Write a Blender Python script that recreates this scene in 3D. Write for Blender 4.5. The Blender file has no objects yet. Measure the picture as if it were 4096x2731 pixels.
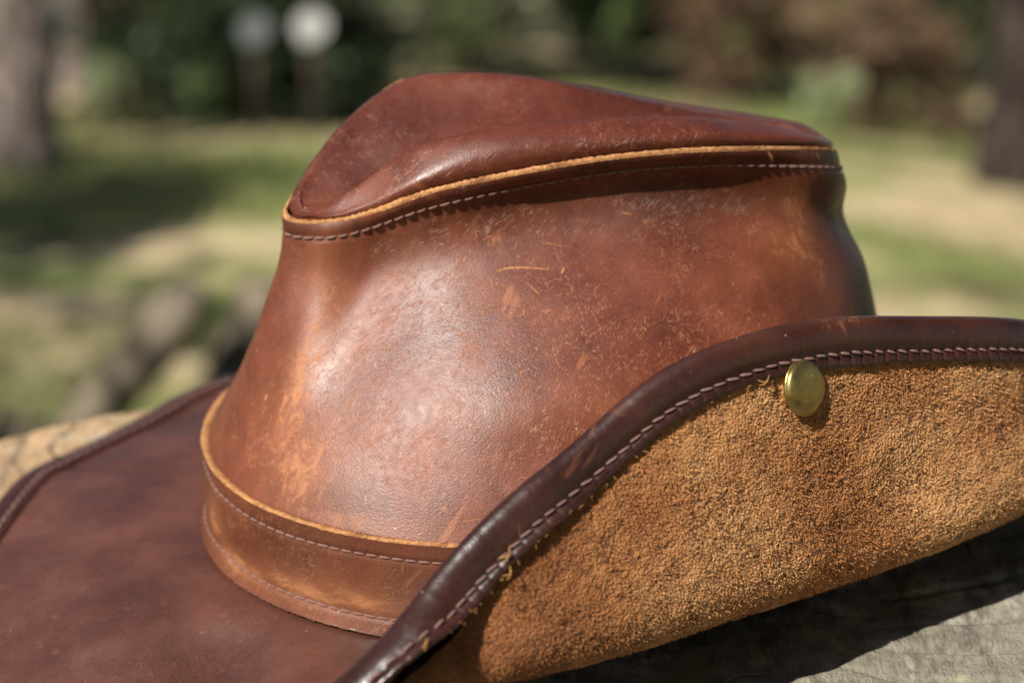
import bpy, math, random
import numpy as np
from math import radians, pi

# ------------------------------------------------------------------ camera, sky, sun, exposure
S = bpy.context.scene
COL = S.collection
random.seed(7)
rng = np.random.default_rng(11)

PITCH = radians(14)
DIST = .68
cam_d = bpy.data.cameras.new('camera')
cam = bpy.data.objects.new('camera', cam_d)
COL.objects.link(cam)
cam.location = (0, -DIST*math.cos(PITCH), .042 + DIST*math.sin(PITCH))
cam.rotation_euler = (pi/2 - PITCH, 0, 0)
cam_d.sensor_width = 22.3
cam_d.lens = 50
cam_d.clip_start = .02
cam_d.clip_end = 400
cam_d.dof.use_dof = True
cam_d.dof.focus_distance = .600
cam_d.dof.aperture_fstop = 5.0
cam_d.dof.aperture_blades = 0
S.camera = cam

SUN_DIR = np.array([-.47, -.55, .66])          # towards the sun
SUN_DIR = SUN_DIR/np.linalg.norm(SUN_DIR)
SUN_EL = math.asin(SUN_DIR[2])
SUN_AZ = math.atan2(SUN_DIR[0], SUN_DIR[1])    # from +Y towards +X
W = bpy.data.worlds.new('World')
S.world = W
W.use_nodes = True
wn = W.node_tree.nodes
sky = wn.new('ShaderNodeTexSky')
sky.sky_type = 'NISHITA'
sky.sun_disc = False
sky.sun_elevation = SUN_EL
sky.sun_rotation = SUN_AZ
W.node_tree.links.new(sky.outputs[0], wn['Background'].inputs[0])
wn['Background'].inputs[1].default_value = .05
sun_d = bpy.data.lights.new('sun', 'SUN')
sun_d.energy = 5.0
sun_d.angle = radians(.6)
sun_d.color = (1, .95, .87)
sun = bpy.data.objects.new('sun', sun_d)
COL.objects.link(sun)
from mathutils import Vector, Matrix
sun.rotation_euler = Vector(SUN_DIR).to_track_quat('Z', 'Y').to_euler()
S.view_settings.view_transform = 'Standard'
S.view_settings.look = 'None'
S.view_settings.exposure = .55
S.view_settings.gamma = 1
S.cycles.use_denoising = True
S.cycles.max_bounces = 6

# ------------------------------------------------------------------ helpers
def tag(o, label=None, cat=None, group=None, kind=None):
    for k, v in (('label', label), ('category', cat), ('group', group), ('kind', kind)):
        if v: o[k] = v
    return o

def empty(name, loc=(0, 0, 0), rot=(0, 0, 0), **kw):
    o = bpy.data.objects.new(name, None)
    o.location = loc; o.rotation_euler = rot
    o.empty_display_size = .05
    COL.objects.link(o)
    return tag(o, **kw)

def mesh_obj(name, V, Fc, mat, parent=None, smooth=True, attrs=None):
    me = bpy.data.meshes.new(name)
    V = np.ascontiguousarray(V, dtype=np.float32)
    me.vertices.add(len(V)); me.vertices.foreach_set('co', V.ravel())
    if isinstance(Fc, np.ndarray):
        n, k = Fc.shape
        me.loops.add(n*k); me.loops.foreach_set('vertex_index', Fc.astype(np.int32).ravel())
        me.polygons.add(n)
        me.polygons.foreach_set('loop_start', np.arange(0, n*k, k, dtype=np.int32))
        me.update(calc_edges=True)
    else:
        me = bpy.data.meshes.new(name)
        me.from_pydata([tuple(v) for v in V.tolist()], [], Fc)
    if smooth:
        me.polygons.foreach_set('use_smooth', np.ones(len(me.polygons), dtype=bool))
    if attrs:
        for an, av in attrs.items():
            a = me.attributes.new(an, 'FLOAT', 'POINT')
            a.data.foreach_set('value', np.ascontiguousarray(av, dtype=np.float32).ravel())
    me.materials.append(mat)
    me.update()
    o = bpy.data.objects.new(name, me)
    COL.objects.link(o)
    if parent: o.parent = parent
    return o

def grid_faces(nu, nv, wrap_u=False, wrap_v=False, flip=False):
    """grid of nu x nv points, index = iu*nv + iv"""
    iu = np.arange(nu if wrap_u else nu-1); iv = np.arange(nv if wrap_v else nv-1)
    a, b = np.meshgrid(iu, iv, indexing='ij'); a = a.ravel(); b = b.ravel()
    a1 = (a+1) % nu; b1 = (b+1) % nv
    f = np.stack([a*nv+b, a1*nv+b, a1*nv+b1, a*nv+b1], 1)
    return f[:, ::-1] if flip else f

def spline(xk, Yk, x, periodic=None):
    """C2 cubic spline through knots; Yk (n, ...)"""
    xk = np.asarray(xk, float); Yk = np.asarray(Yk, float); x = np.asarray(x, float)
    if periodic:
        m = 4
        xk2 = np.concatenate([xk[-m:]-periodic, xk, xk[:m]+periodic])
        Y2 = np.concatenate([Yk[-m:], Yk, Yk[:m]])
        x = (x - xk[0]) % periodic + xk[0]
        return spline(xk2, Y2, x)
    n = len(xk); h = np.diff(xk)
    A = np.zeros((n, n)); R = np.zeros((n,)+Yk.shape[1:])
    A[0, 0] = A[-1, -1] = 1
    for i in range(1, n-1):
        A[i, i-1] = h[i-1]; A[i, i] = 2*(h[i-1]+h[i]); A[i, i+1] = h[i]
        R[i] = 6*((Yk[i+1]-Yk[i])/h[i]-(Yk[i]-Yk[i-1])/h[i-1])
    Mm = np.linalg.solve(A, R.reshape(n, -1)).reshape(R.shape)
    j = np.clip(np.searchsorted(xk, x, side='right')-1, 0, n-2)
    e = (slice(None),)*x.ndim + (None,)*(Yk.ndim-1)
    hj = h[j][e]; t0 = (xk[j+1]-x)[e]; t1 = (x-xk[j])[e]
    return (Mm[j]*t0**3+Mm[j+1]*t1**3)/(6*hj)+(Yk[j]/hj-Mm[j]*hj/6)*t0+(Yk[j+1]/hj-Mm[j+1]*hj/6)*t1

def vnoise(P, seed=0):
    """smooth value noise, P (n,3) or (n,2) -> [-1,1]"""
    P = np.asarray(P, float)
    if P.shape[-1] == 2: P = np.concatenate([P, np.zeros(P.shape[:-1]+(1,))], -1)
    i = np.floor(P).astype(np.int64); f = P-i; f = f*f*f*(f*(f*6-15)+10)
    def hsh(a, b, c):
        v = (a*374761393 + b*668265263 + c*2147483647 + seed*974711) & 0xffffffff
        v = ((v ^ (v >> 13))*1274126177) & 0xffffffff
        v = ((v ^ (v >> 16))*2246822519) & 0xffffffff
        return ((v ^ (v >> 15)) & 0xffff)/32767.5-1
    r = 0
    for dx in (0, 1):
        for dy in (0, 1):
            for dz in (0, 1):
                w = (f[..., 0] if dx else 1-f[..., 0])*(f[..., 1] if dy else 1-f[..., 1])*(f[..., 2] if dz else 1-f[..., 2])
                r = r+w*hsh(i[..., 0]+dx, i[..., 1]+dy, i[..., 2]+dz)
    return r

def fbm(P, seed=0, o=3):
    return sum(vnoise(np.asarray(P)*2**k, seed+k)*.5**k for k in range(o))

# ------------------------------------------------------------------ material helper
class NT:
    def __init__(s, name):
        s.m = bpy.data.materials.new(name); s.m.use_nodes = True
        s.t = s.m.node_tree; s.b = s.t.nodes['Principled BSDF']; s.out = s.t.nodes['Material Output']
        s.tc = s.n('ShaderNodeTexCoord').outputs['Object']
    def n(s, typ, **kw):
        x = s.t.nodes.new(typ)
        for k, v in kw.items(): setattr(x, k, v)
        return x
    def l(s, a, b): s.t.links.new(a, b)
    def set(s, inp, v):
        if isinstance(v, bpy.types.NodeSocket): s.l(v, inp)
        else: inp.default_value = v
    def noise(s, scale, detail=4, rough=.6, dist=0, vec=None, out='Fac'):
        x = s.n('ShaderNodeTexNoise'); s.set(x.inputs['Vector'], vec or s.tc)
        x.inputs['Scale'].default_value = scale; x.inputs['Detail'].default_value = detail
        x.inputs['Roughness'].default_value = rough; x.inputs['Distortion'].default_value = dist
        return x.outputs[out]
    def voro(s, scale, feature='F1', vec=None, rnd=1, out='Distance'):
        x = s.n('ShaderNodeTexVoronoi'); x.feature = feature; s.set(x.inputs['Vector'], vec or s.tc)
        x.inputs['Scale'].default_value = scale; x.inputs['Randomness'].default_value = rnd
        return x.outputs[out]
    def map(s, scale=(1, 1, 1), rot=(0, 0, 0), loc=(0, 0, 0), vec=None):
        x = s.n('ShaderNodeMapping'); s.set(x.inputs['Vector'], vec or s.tc)
        x.inputs['Scale'].default_value = scale; x.inputs['Rotation'].default_value = rot; x.inputs['Location'].default_value = loc
        return x.outputs[0]
    def warp(s, amt, scale, vec=None):
        c = s.noise(scale, 2, .5, vec=vec, out='Color')
        a = s.n('ShaderNodeVectorMath', operation='SUBTRACT'); s.l(c, a.inputs[0]); a.inputs[1].default_value = (.5, .5, .5)
        b = s.n('ShaderNodeVectorMath', operation='SCALE'); s.l(a.outputs[0], b.inputs[0]); b.inputs['Scale'].default_value = amt
        d = s.n('ShaderNodeVectorMath', operation='ADD'); s.l(b.outputs[0], d.inputs[0]); s.set(d.inputs[1], vec or s.tc)
        return d.outputs[0]
    def ramp(s, fac, stops, interp='LINEAR'):
        x = s.n('ShaderNodeValToRGB'); s.set(x.inputs[0], fac); r = x.color_ramp; r.interpolation = interp
        while len(r.elements) < len(stops): r.elements.new(.5)
        for e, (p, c) in zip(r.elements, stops):
            e.position = p; e.color = (c, c, c, 1) if isinstance(c, (int, float)) else (*c, 1)
        return x.outputs[0]
    def mr(s, v, a, b, c=0, d=1, smooth=True):
        x = s.n('ShaderNodeMapRange'); x.interpolation_type = 'SMOOTHSTEP' if smooth else 'LINEAR'
        s.set(x.inputs[0], v)
        for k, q in zip((1, 2, 3, 4), (a, b, c, d)): x.inputs[k].default_value = q
        return x.outputs[0]
    def math(s, op, a, b=0., c=0.):
        x = s.n('ShaderNodeMath', operation=op)
        s.set(x.inputs[0], a); s.set(x.inputs[1], b); s.set(x.inputs[2], c)
        return x.outputs[0]
    def mix(s, fac, a, b, mode='MIX'):
        x = s.n('ShaderNodeMix', data_type='RGBA', blend_type=mode)
        s.set(x.inputs['Factor'], fac)
        for i, v in ((6, a), (7, b)): s.set(x.inputs[i], v if isinstance(v, bpy.types.NodeSocket) else (*v, 1))
        return x.outputs[2]
    def attr(s, name):
        x = s.n('ShaderNodeAttribute'); x.attribute_name = name; return x.outputs['Fac']
    def bump(s, h, dist, strength=1, normal=None):
        x = s.n('ShaderNodeBump'); s.set(x.inputs['Height'], h); x.inputs['Distance'].default_value = dist
        x.inputs['Strength'].default_value = strength
        if normal: s.l(normal, x.inputs['Normal'])
        return x.outputs[0]
    def fin(s, col, rough, normal=None, spec=.5, **kw):
        s.set(s.b.inputs['Base Color'], col if isinstance(col, bpy.types.NodeSocket) else (*col, 1))
        s.set(s.b.inputs['Roughness'], rough)
        s.b.inputs['Specular IOR Level'].default_value = spec
        if normal: s.l(normal, s.b.inputs['Normal'])
        for k, v in kw.items(): s.set(s.b.inputs[k.replace('_', ' ')], v)
        return s.m

def leather(name, dark, mid, light, tan, rough=.42, crease=1., scuff=1., grain=1., coat=.0, var=1.3, streak=(1, 1, .28)):
    m = NT(name)
    w = m.warp(.012, 45)
    patch = m.noise(34, 5, .62)                                       # uneven dye, a few cm
    fine = m.noise(420, 4, .7)
    pores = m.voro(1700, 'F1', vec=m.warp(.0006, 500))
    # grain wrinkles: long, wavy, running diagonally over the side
    wr = m.map(scale=(.26, .6, 1), vec=m.map(rot=(0, radians(38), 0), vec=m.warp(.007, 55)))
    v1 = m.math('ABSOLUTE', m.math('SUBTRACT', m.noise(620, 3, .62, .3, vec=wr), .5))
    crk = m.mr(v1, .0, .022, 1, 0)
    cmask = m.math('MULTIPLY', m.mr(m.noise(26, 3, .6, vec=m.map(loc=(.3, .1, .7))), .40, .56), crease)
    crk = m.math('MULTIPLY', crk, m.math('MULTIPLY', cmask, m.mr(m.noise(230, 3, .7), .38, .62)))
    mixc = lambda a, b: tuple(x+(y-x)*var for x, y in zip(a, b))
    col = m.ramp(patch, [(.18, mixc(mid, dark)), (.50, mid), (.80, mixc(mid, light))])
    col = m.mix(m.mr(fine, .42, .75, 0, .35), col, tuple(c*.55 for c in mid))
    col = m.mix(m.mr(m.noise(800, 3, .8), .52, .74, 0, .45), col, light)
    col = m.mix(m.math('MULTIPLY', crk, .72), col, tan)
    mot = m.noise(1500, 3, .75)
    col = m.mix(m.mr(mot, .5, .7, 0, .5), col, tuple(c*.45 for c in mid))
    col = m.mix(m.mr(mot, .5, .3, 0, .45), col, light)
    # faint long rubs, at two scales and directions
    for rt, sc_, am in ((50, 240, .5), (-35, 150, .4), (80, 330, .35)):
        rv = m.map(scale=(.05, .4, 1), vec=m.map(rot=(0, radians(rt), 0), vec=m.warp(.010, 22)))
        rb = m.math('MULTIPLY', m.mr(m.noise(sc_, 2, .5, vec=rv), .66, .74), m.mr(m.noise(45, 3, .6, vec=m.map(loc=(rt*.1, .3, .8))), .48, .60))
        col = m.mix(m.math('MULTIPLY', rb, am*scuff), col, tuple((a+b)/2 for a, b in zip(light, tan)))
    wear = m.attr('wear')
    stk = m.noise(330, 6, .8, .6, vec=m.map(scale=streak, rot=(0, radians(16), 0), vec=m.warp(.008, 70)))
    wn_ = m.mr(m.math('ADD', wear, m.math('MULTIPLY', m.math('SUBTRACT', stk, .52), 3.0)), .55, 1.25)
    wn_ = m.math('MULTIPLY', wn_, m.mr(wear, .06, .35))
    col = m.mix(m.math('MULTIPLY', wear, .42*scuff), col, tuple((a+b)/2 for a, b in zip(light, tan)))
    col = m.mix(m.math('MULTIPLY', wn_, .62*scuff), col, tan)
    # thin random scratches
    sv = m.map(scale=(1, 1, .09), rot=(radians(20), radians(65), 0), vec=m.warp(.004, 30))
    sc = m.mr(m.noise(520, 1, .5, vec=sv), .735, .77)
    sc = m.math('MULTIPLY', sc, m.mr(m.noise(60, 2, .5, vec=m.map(loc=(.9, .2, .1))), .5, .62))
    col = m.mix(m.math('MULTIPLY', sc, .55*scuff), col, tan)
    # light specks of dust
    dk = m.math('MULTIPLY', m.mr(m.voro(300, 'F1'), .04, .08, 1, 0), m.mr(m.voro(300, 'F1', out='Color'), .80, .84))
    col = m.mix(m.math('MULTIPLY', dk, .7), col, (.55, .50, .46))
    # dark burnish and stains; on the crown also shade put into the colour
    dkn = m.attr('stain_shade')
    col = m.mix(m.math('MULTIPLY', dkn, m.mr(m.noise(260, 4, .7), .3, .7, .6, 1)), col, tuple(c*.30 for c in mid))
    h = m.math('ADD', m.math('MULTIPLY', pores, .5), m.math('MULTIPLY', m.noise(2400, 3, .7), .6))
    nb = m.bump(h, .00011, .7*grain)
    nb = m.bump(m.math('SUBTRACT', 0, crk), .00014, .6, nb)
    nb = m.bump(m.noise(90, 2, .5), .0010, .10*grain, nb)
    r = m.math('ADD', m.mr(patch, .3, .7, rough-.05, rough+.07), m.math('MULTIPLY', wn_, .18))
    r = m.math('ADD', r, m.math('MULTIPLY', m.math('SUBTRACT', fine, .5), .25))
    m.b.inputs['Coat Weight'].default_value = coat; m.b.inputs['Coat Roughness'].default_value = .22
    return m.fin(col, r, nb, spec=.6)

LD, LM, LL, LT = (.045, .010, .006), (.128, .029, .0125), (.22, .058, .025), (.46, .18, .065)
M_side = leather('crown_leather', LD, LM, LL, LT, .45)
M_top = leather('top_leather', LD, (.095, .021, .011), (.165, .043, .020), LT, .36, .5, .6, .7)
M_band = leather('band_leather', (.060, .017, .008), (.125, .035, .015), (.18, .058, .026), (.44, .185, .075), .40, .8, streak=(.30, .30, 1.5))
M_brim = leather('brim_leather', (.040, .015, .011), (.078, .026, .017), (.122, .042, .027), (.30, .12, .06), .46, .35, .6, .8, streak=(.2, .2, 1))
M_bind = leather('binding_leather', (.013, .0045, .0035), (.028, .0085, .006), (.062, .018, .011), (.24, .085, .040), .32, .0, 1., .7)

def m_suede():
    m = NT('suede')
    hgt = m.attr('nap'); w = m.attr('wear')
    n1 = m.math('ADD', m.math('MULTIPLY', m.noise(30, 4, .6), .5), m.math('MULTIPLY', m.noise(13, 2, .5), .5)); n2 = m.noise(1500, 4, .7)
    base = m.ramp(n1, [(.38, (.35, .125, .040)), (.5, (.50, .218, .074)), (.60, (.61, .325, .130))])
    base = m.mix(m.mr(m.noise(520, 3, .6), .45, .7, 0, .6), base, (.38, .13, .032))
    dirty = m.ramp(m.noise(60, 3, .6), [(.35, (.20, .070, .028)), (.65, (.34, .145, .050))])
    base = m.mix(m.math('MULTIPLY', w, .75), base, dirty)
    col = m.mix(m.mr(hgt, .15, .62, .9, 0), base, (.095, .034, .022))
    col = m.mix(m.mr(n2, .5, .75, 0, .35), col, (.62, .33, .13))
    nb = m.bump(n2, .0004, 1)
    return m.fin(col, .9, nb, spec=.15, Sheen_Weight=.15)
M_suede = m_suede()

def m_raw():
    m = NT('raw_leather_edge')
    n = m.noise(700, 4, .7)
    col = m.ramp(n, [(.3, (.29, .115, .038)), (.55, (.48, .235, .095)), (.75, (.62, .36, .17))])
    col = m.mix(m.mr(m.noise(95, 4, .7), .48, .66, 0, .75), col, (.20, .075, .032))
    return m.fin(col, .8, m.bump(m.noise(1500, 3, .7), .0006, 1), spec=.2)
M_raw = m_raw()

def m_thread(name, c):
    m = NT(name)
    wv = m.n('ShaderNodeTexWave'); m.l(m.tc, wv.inputs[0]); wv.inputs['Scale'].default_value = 900; wv.inputs['Distortion'].default_value = 1.5
    col = m.mix(wv.outputs['Fac'], tuple(x*.6 for x in c), c)
    return m.fin(col, .6, m.bump(wv.outputs['Fac'], .0002, .8), spec=.3)
M_thread = m_thread('thread_mauve_brown', (.30, .165, .14))
M_thread_d = m_thread('thread_dark_brown', (.20, .105, .085))
M_fibre = m_thread('tan_fibre', (.50, .24, .08))

def m_brass():
    m = NT('aged_brass')
    n = m.noise(260, 4, .6)
    col = m.ramp(n, [(.35, (.30, .21, .070)), (.65, (.42, .31, .115))])
    return m.fin(col, m.mr(n, .3, .7, .30, .42), m.bump(m.noise(900, 2), .0001, .5), Metallic=.92)
M_brass = m_brass()

# ------------------------------------------------------------------ THE HAT (hat frame: -x front, -y the near side, z up; cm in the tables)
hat = empty('leather_hat', (.002, .002, 0), (0, 0, 0),
            label='worn brown leather bush hat, near side of the brim snapped up, on grey stump', cat='hat')
hat.rotation_euler = (Matrix.Rotation(radians(9), 3, 'X') @ Matrix.Rotation(radians(17), 3, 'Z')).to_euler()
A = 2*pi
seam_t = [180,195,210,228,248,270,290,310,330,345,360,375,395,420,450,475,495,515,530]
seam_p = [(-6.8,.15,9.0),(-6.2,-.7,8.98),(-5.1,-1.25,9.2),(-3.6,-2.0,9.9),(-1.5,-2.45,10.4),(1.6,-2.9,10.8),(4.4,-3.2,10.87),(6.6,-3.1,10.65),
          (8.4,-2.4,10.2),(9.3,-1.2,9.65),(9.6,.2,9.4),(9.5,1.2,9.5),(8.6,2.2,9.6),(5.5,3.1,9.95),(1.5,3.6,10.75),(-1.8,3.75,11.5),(-3.55,3.15,11.08),(-5.1,2.1,10.25),(-6.3,1.0,9.3)]
ridge_p = [(-6.35,.1,9.2),(-6.1,-.3,9.15),(-5.55,-.55,9.4),(-3.95,-.8,10.55),(-2.05,-1.4,11.4),(1.0,-1.85,11.62),(3.5,-2.1,11.58),(5.8,-2.0,11.2),
           (7.6,-1.5,10.7),(8.5,-.7,10.2),(8.8,.1,9.95),(8.6,.8,10.0),(7.7,1.3,10.1),(5.0,1.75,10.68),(1.3,2.1,11.62),(-1.6,2.75,11.78),(-3.42,2.55,11.38),(-5.08,1.65,10.55),(-6.2,.72,9.62)]
seam_t = np.radians(seam_t); seam_p = np.array(seam_p); ridge_p = np.array(ridge_p)
valley_x = np.array([-6.35, -5.0, -3.2, -1, 1.5, 4, 6, 7.6, 8.2]); valley_z = np.array([9.2, 9.3, 9.7, 10.15, 10.45, 10.5, 10.45, 10.25, 10.05])

def S_(th): return spline(seam_t, seam_p, th, periodic=A)
def R_(th): return spline(seam_t, ridge_p, th, periodic=A)
def ell(th, af, ar, b):
    c = np.cos(th); a = np.where(c < 0, af, ar)
    return np.stack([a*c, b*np.sin(th)], -1)
def angd(th, c): return (th-np.radians(c)+pi) % (2*pi)-pi

prof_k = [0, .12, .25, .38, .5, .62, .72, .82, .92, .97, 1.0]
prof_side = [0, .095, .235, .39, .57, .77, .935, 1.03, 1.04, 1.01, 1.0]
prof_end = [0, .15, .32, .47, .60, .72, .83, .92, .965, .985, 1.0]
K_DENTS = [  # theta deg, k, sigma theta deg, sigma k, outward cm
    (221, .83, 11, .12, -.16), (203, .68, 5.5, .32, .25), (243, .34, 22, .16, .15), (262, .82, 34, .10, -.22), (300, .80, 20, .10, -.35),
    (335, .74, 12, .09, -.30), (328, .90, 12, .08, .20), (262, .42, 26, .20, .25), (345, .55, 14, .2, .25), (352, .86, 14, .07, .22)]

def crown(th, k):
    """side of the crown: th angle, k 0 at the band's top, 1 at the seam; -0.35.. below the band (flat arrays)"""
    th = np.asarray(th, float); k = np.asarray(k, float)
    B = ell(th, 9.2, 11.9, 8.05); zb = 1.95
    Sx = S_(th)
    kk = np.clip(k, 0, 1)
    w1 = spline(prof_k, prof_side, kk); w2 = spline(prof_k, prof_end, kk)
    endness = np.clip(1.25*np.abs(np.cos(th))**2.2, 0, 1)
    w3 = spline(prof_k, [0, .125, .30, .50, .69, .86, .96, 1.0, 1.01, 1.0, 1.0], kk); mm = np.exp(-.5*(angd(th, 224)/radians(15))**2)
    w = w1*(1-endness)+w2*endness
    w = w*(1-mm)+w3*mm
    P = np.empty(th.shape+(3,))
    P[..., :2] = B+(Sx[..., :2]-B)*w[..., None]
    P[..., 2] = zb+(Sx[..., 2]-zb)*kk
    neg = np.minimum(k, 0)
    P[..., 2] += neg*7.8
    P[..., :2] *= (1-neg*.03)[..., None]
    n = np.stack([np.cos(th)/11, np.sin(th)/8.2], -1); n /= np.linalg.norm(n, axis=-1)[..., None]
    d = np.zeros_like(th)
    for t, kc, st, sk, a in K_DENTS:
        d += a*np.exp(-.5*(angd(th, t)/radians(st))**2-.5*((k-kc)/sk)**2)
    e_ = np.clip(kk/.4, 0, 1); env = e_*e_*(3-2*e_)*np.clip((1-kk)/.08, 0, 1)
    d = d*env
    d += .018*fbm(np.stack([th*6, k*7, k*0], -1), 3, 2)*env
    P[..., :2] += n*d[..., None]
    # the sewn lip: a shallow trough along the stitch line, the lip flares outward above it
    ds = (1-k)*8.5     # cm below the edge
    lip = -.030*np.exp(-.5*((ds-.5)/.11)**2)+.05*np.exp(-.5*((ds-.12)/.2)**2)
    P[..., :2] += n*np.where(k > .5, lip, 0)[..., None]
    return P
def normals(fn, a, b, e=1e-3):
    da = fn(a+e, b)-fn(a-e, b); db = fn(a, b+e)-fn(a, b-e)
    n = np.cross(da, db); return n/np.linalg.norm(n, axis=-1)[..., None]
CM = .01
def blobs(P, L):
    v = np.zeros(len(P))
    for x, y, z, r, a in L:
        v = np.maximum(v, a*np.exp(-.5*np.sum((P-np.array([x, y, z]))**2, 1)/r**2)) if a > 0 else v
    return v
def blobs_ell(P, L):
    """(x,y,z, rx,ry,rz, amount)"""
    v = np.zeros(len(P))
    for x, y, z, rx, ry, rz, a in L:
        q = (P-np.array([x, y, z]))/np.array([rx, ry, rz]); v = np.maximum(v, a*np.exp(-.5*np.sum(q*q, 1)))
    return v

# crown side
nu, nv = 900, 260
th = np.linspace(0, A, nu, endpoint=False); kv = np.linspace(-.30, 1, nv)
TH, KV = np.meshgrid(th, kv, indexing='ij')
P = crown(TH.ravel(), KV.ravel())
def blobs_tk(TH, KV, L):
    v = np.zeros(len(TH))
    for t, k, st, sk, a in L: v = np.maximum(v, a*np.exp(-.5*(angd(TH, t)/radians(st))**2-.5*((KV-k)/sk)**2))
    return v
wear = blobs_tk(TH.ravel(), KV.ravel(), [(212, .16, 9, .13, .95), (205, .42, 5, .34, .95), (212, .5, 4, .1, .5), (206, .34, 3.5, .10, .6), (205, .55, 4, .22, .5), (200, .8, 4, .12, .4), (319, .82, 4.5, .09, .9), (315, .68, 8, .07, .8), (301, .62, 8, .03, .4),
    (322, .55, 6, .09, .5), (222, .03, 14, .03, .75), (245, .02, 12, .02, .5), (195, .30, 3, .08, .5), (248.5, .785, 1.2, .012, .9), (300, .93, 14, .03, .45), (262, .3, 14, .07, .3)])
stain_shade = blobs_tk(TH.ravel(), KV.ravel(), [(284, .83, 20, .07, .85), (226, .83, 12, .08, .55), (262, .88, 30, .05, .5), (334, .55, 7, .35, .85), (219, .80, 7, .06, .35), (330, .60, 6, .2, .6), (340, .8, 8, .12, .5), (222, .09, 5, .05, .35), (300, .90, 20, .06, .35)])  # burnish under the seam, with shade of the hollow and rear end painted in
stain_shade = np.maximum(stain_shade, .72*np.clip((KV.ravel()-.938)/.012, 0, 1)*(.75+.35*vnoise(np.stack([TH.ravel()*22, KV.ravel()*9, KV.ravel()*0], -1), 77)))
mesh_obj('crown', P*CM, grid_faces(nu, nv, wrap_u=True), M_side, hat, attrs={'wear': wear, 'stain_shade': stain_shade})

# raw top edge of the side leather (its cut thickness shows all the way round)
nu2 = 1400
t2 = np.linspace(0, A, nu2, endpoint=False)
Pe = crown(t2, np.ones(nu2))
Rr = R_(t2)
inw = Rr-Pe; inw[:, 2] = 0; inw /= np.linalg.norm(inw, axis=1)[:, None]
def rag(t, s, a, f): return a*fbm(np.stack([np.cos(t)*f, np.sin(t)*f, t*0+s], -1), int(s*7)+1, 3)
fl = []
wd = .105+.035*vnoise(np.stack([np.cos(t2)*5, np.sin(t2)*5, t2*0], -1), 9)+.09*np.exp(-.5*(angd(t2, 184)/.05)**2)-.04*np.exp(-.5*(angd(t2, 325)/.5)**2)
rows = [(0, -.06), (-.01, .01), (.02, .045), (.10, .07), (.16, .07), (.22, .03), (.24, -.10)]
for a_, z_ in rows:
    q = Pe+inw*(a_*wd/.22+(rag(t2, 1, .018, 60) if a_ > .05 else 0))[:, None]
    q[:, 2] += z_+rag(t2, 2+a_, .022, 90)*(1 if z_ > 0 else 0)
    fl.append(q)
Pf = np.stack(fl, 1).reshape(-1, 3)
mesh_obj('raw_seam_edge', Pf*CM, grid_faces(nu2, len(rows), wrap_u=True), M_raw, hat)

# top panel: rolls up from the seam, over the ridge and down into the crease
def top(th, v):
    th = np.asarray(th, float); v = np.asarray(v, float)
    Sx = S_(th); Rx = R_(th)
    i_ = Rx-Sx; i_[..., 2] = 0; i_ /= np.maximum(np.linalg.norm(i_, axis=-1), 1e-6)[..., None]
    s0 = Sx+i_*.22; s0[..., 2] -= .12
    h = np.maximum(Rx[..., 2]-Sx[..., 2], .1); hs = np.clip(h/.7, .12, 1)[..., None]
    s1 = Sx+i_*(.22-.12*hs); s1[..., 2] += .05+.17*hs[..., 0]
    s2 = Sx*.55+Rx*.45-i_*(.22*hs-.08*(1-hs)); s2[..., 2] = Sx[..., 2]+h*.72
    vx = np.clip(Rx[..., 0]*.985+.05, -6.3, 8.3)
    vz = spline(valley_x, valley_z, vx)
    D2 = np.stack([vx, .05+0*vx, vz], -1)
    D1 = Rx*.5+D2*.5; D1[..., 2] -= .18*np.minimum(h, 1)
    Dm = Rx*.82+D2*.18; Dm[..., 2] += .02
    Y = np.stack([s0, s1, s2, Rx, Dm, D1, D2])
    K = np.array([0, .1, .25, .42, .55, .75, 1.0])
    # evaluate the spline with per-column data
    n = len(K); hh = np.diff(K)
    Am = np.zeros((n, n)); Am[0, 0] = Am[-1, -1] = 1
    Rm = np.zeros_like(Y)
    for i in range(1, n-1):
        Am[i, i-1] = hh[i-1]; Am[i, i] = 2*(hh[i-1]+hh[i]); Am[i, i+1] = hh[i]
        Rm[i] = 6*((Y[i+1]-Y[i])/hh[i]-(Y[i]-Y[i-1])/hh[i-1])
    Mm = np.einsum('ij,j...->i...', np.linalg.inv(Am), Rm)
    j = np.clip(np.searchsorted(K, v, side='right')-1, 0, n-2)
    ix = np.arange(th.size)
    g = lambda T, jj: T.reshape(n, -1, 3)[jj.ravel(), ix].reshape(v.shape+(3,))
    hj = hh[j][..., None]; t0 = (K[j+1]-v)[..., None]; t1 = (v-K[j])[..., None]
    Q = (g(Mm, j)*t0**3+g(Mm, j+1)*t1**3)/(6*hj)+(g(Y, j)/hj-g(Mm, j)*hj/6)*t0+(g(Y, j+1)/hj-g(Mm, j+1)*hj/6)*t1
    Q[..., 2] += .03*fbm(Q*.9, 5, 2)*np.clip(v*3, 0, 1)
    return Q
nu, nv = 720, 150
th = np.linspace(0, A, nu, endpoint=False); vv = np.linspace(0, 1, nv)
TH, VV = np.meshgrid(th, vv, indexing='ij')
P = top(TH.ravel(), VV.ravel())
wear = blobs_ell(P, [(-5.7, .2, 9.1, .6, .5, .4, .5), (-4.9, -.9, 9.9, .5, .3, .3, .5), (3.0, .2, 10, 1.6, .6, .5, .25)])
stain_shade = blobs_ell(P, [(-3.6, .9, 9.6, 1.0, 1.0, .9, .45), (4.2, 1.3, 10.6, 2.0, .7, .6, .4)])
mesh_obj('crown_top', P*CM, grid_faces(nu, nv, wrap_u=True), M_top, hat, attrs={'wear': wear, 'stain_shade': stain_shade})

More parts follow.
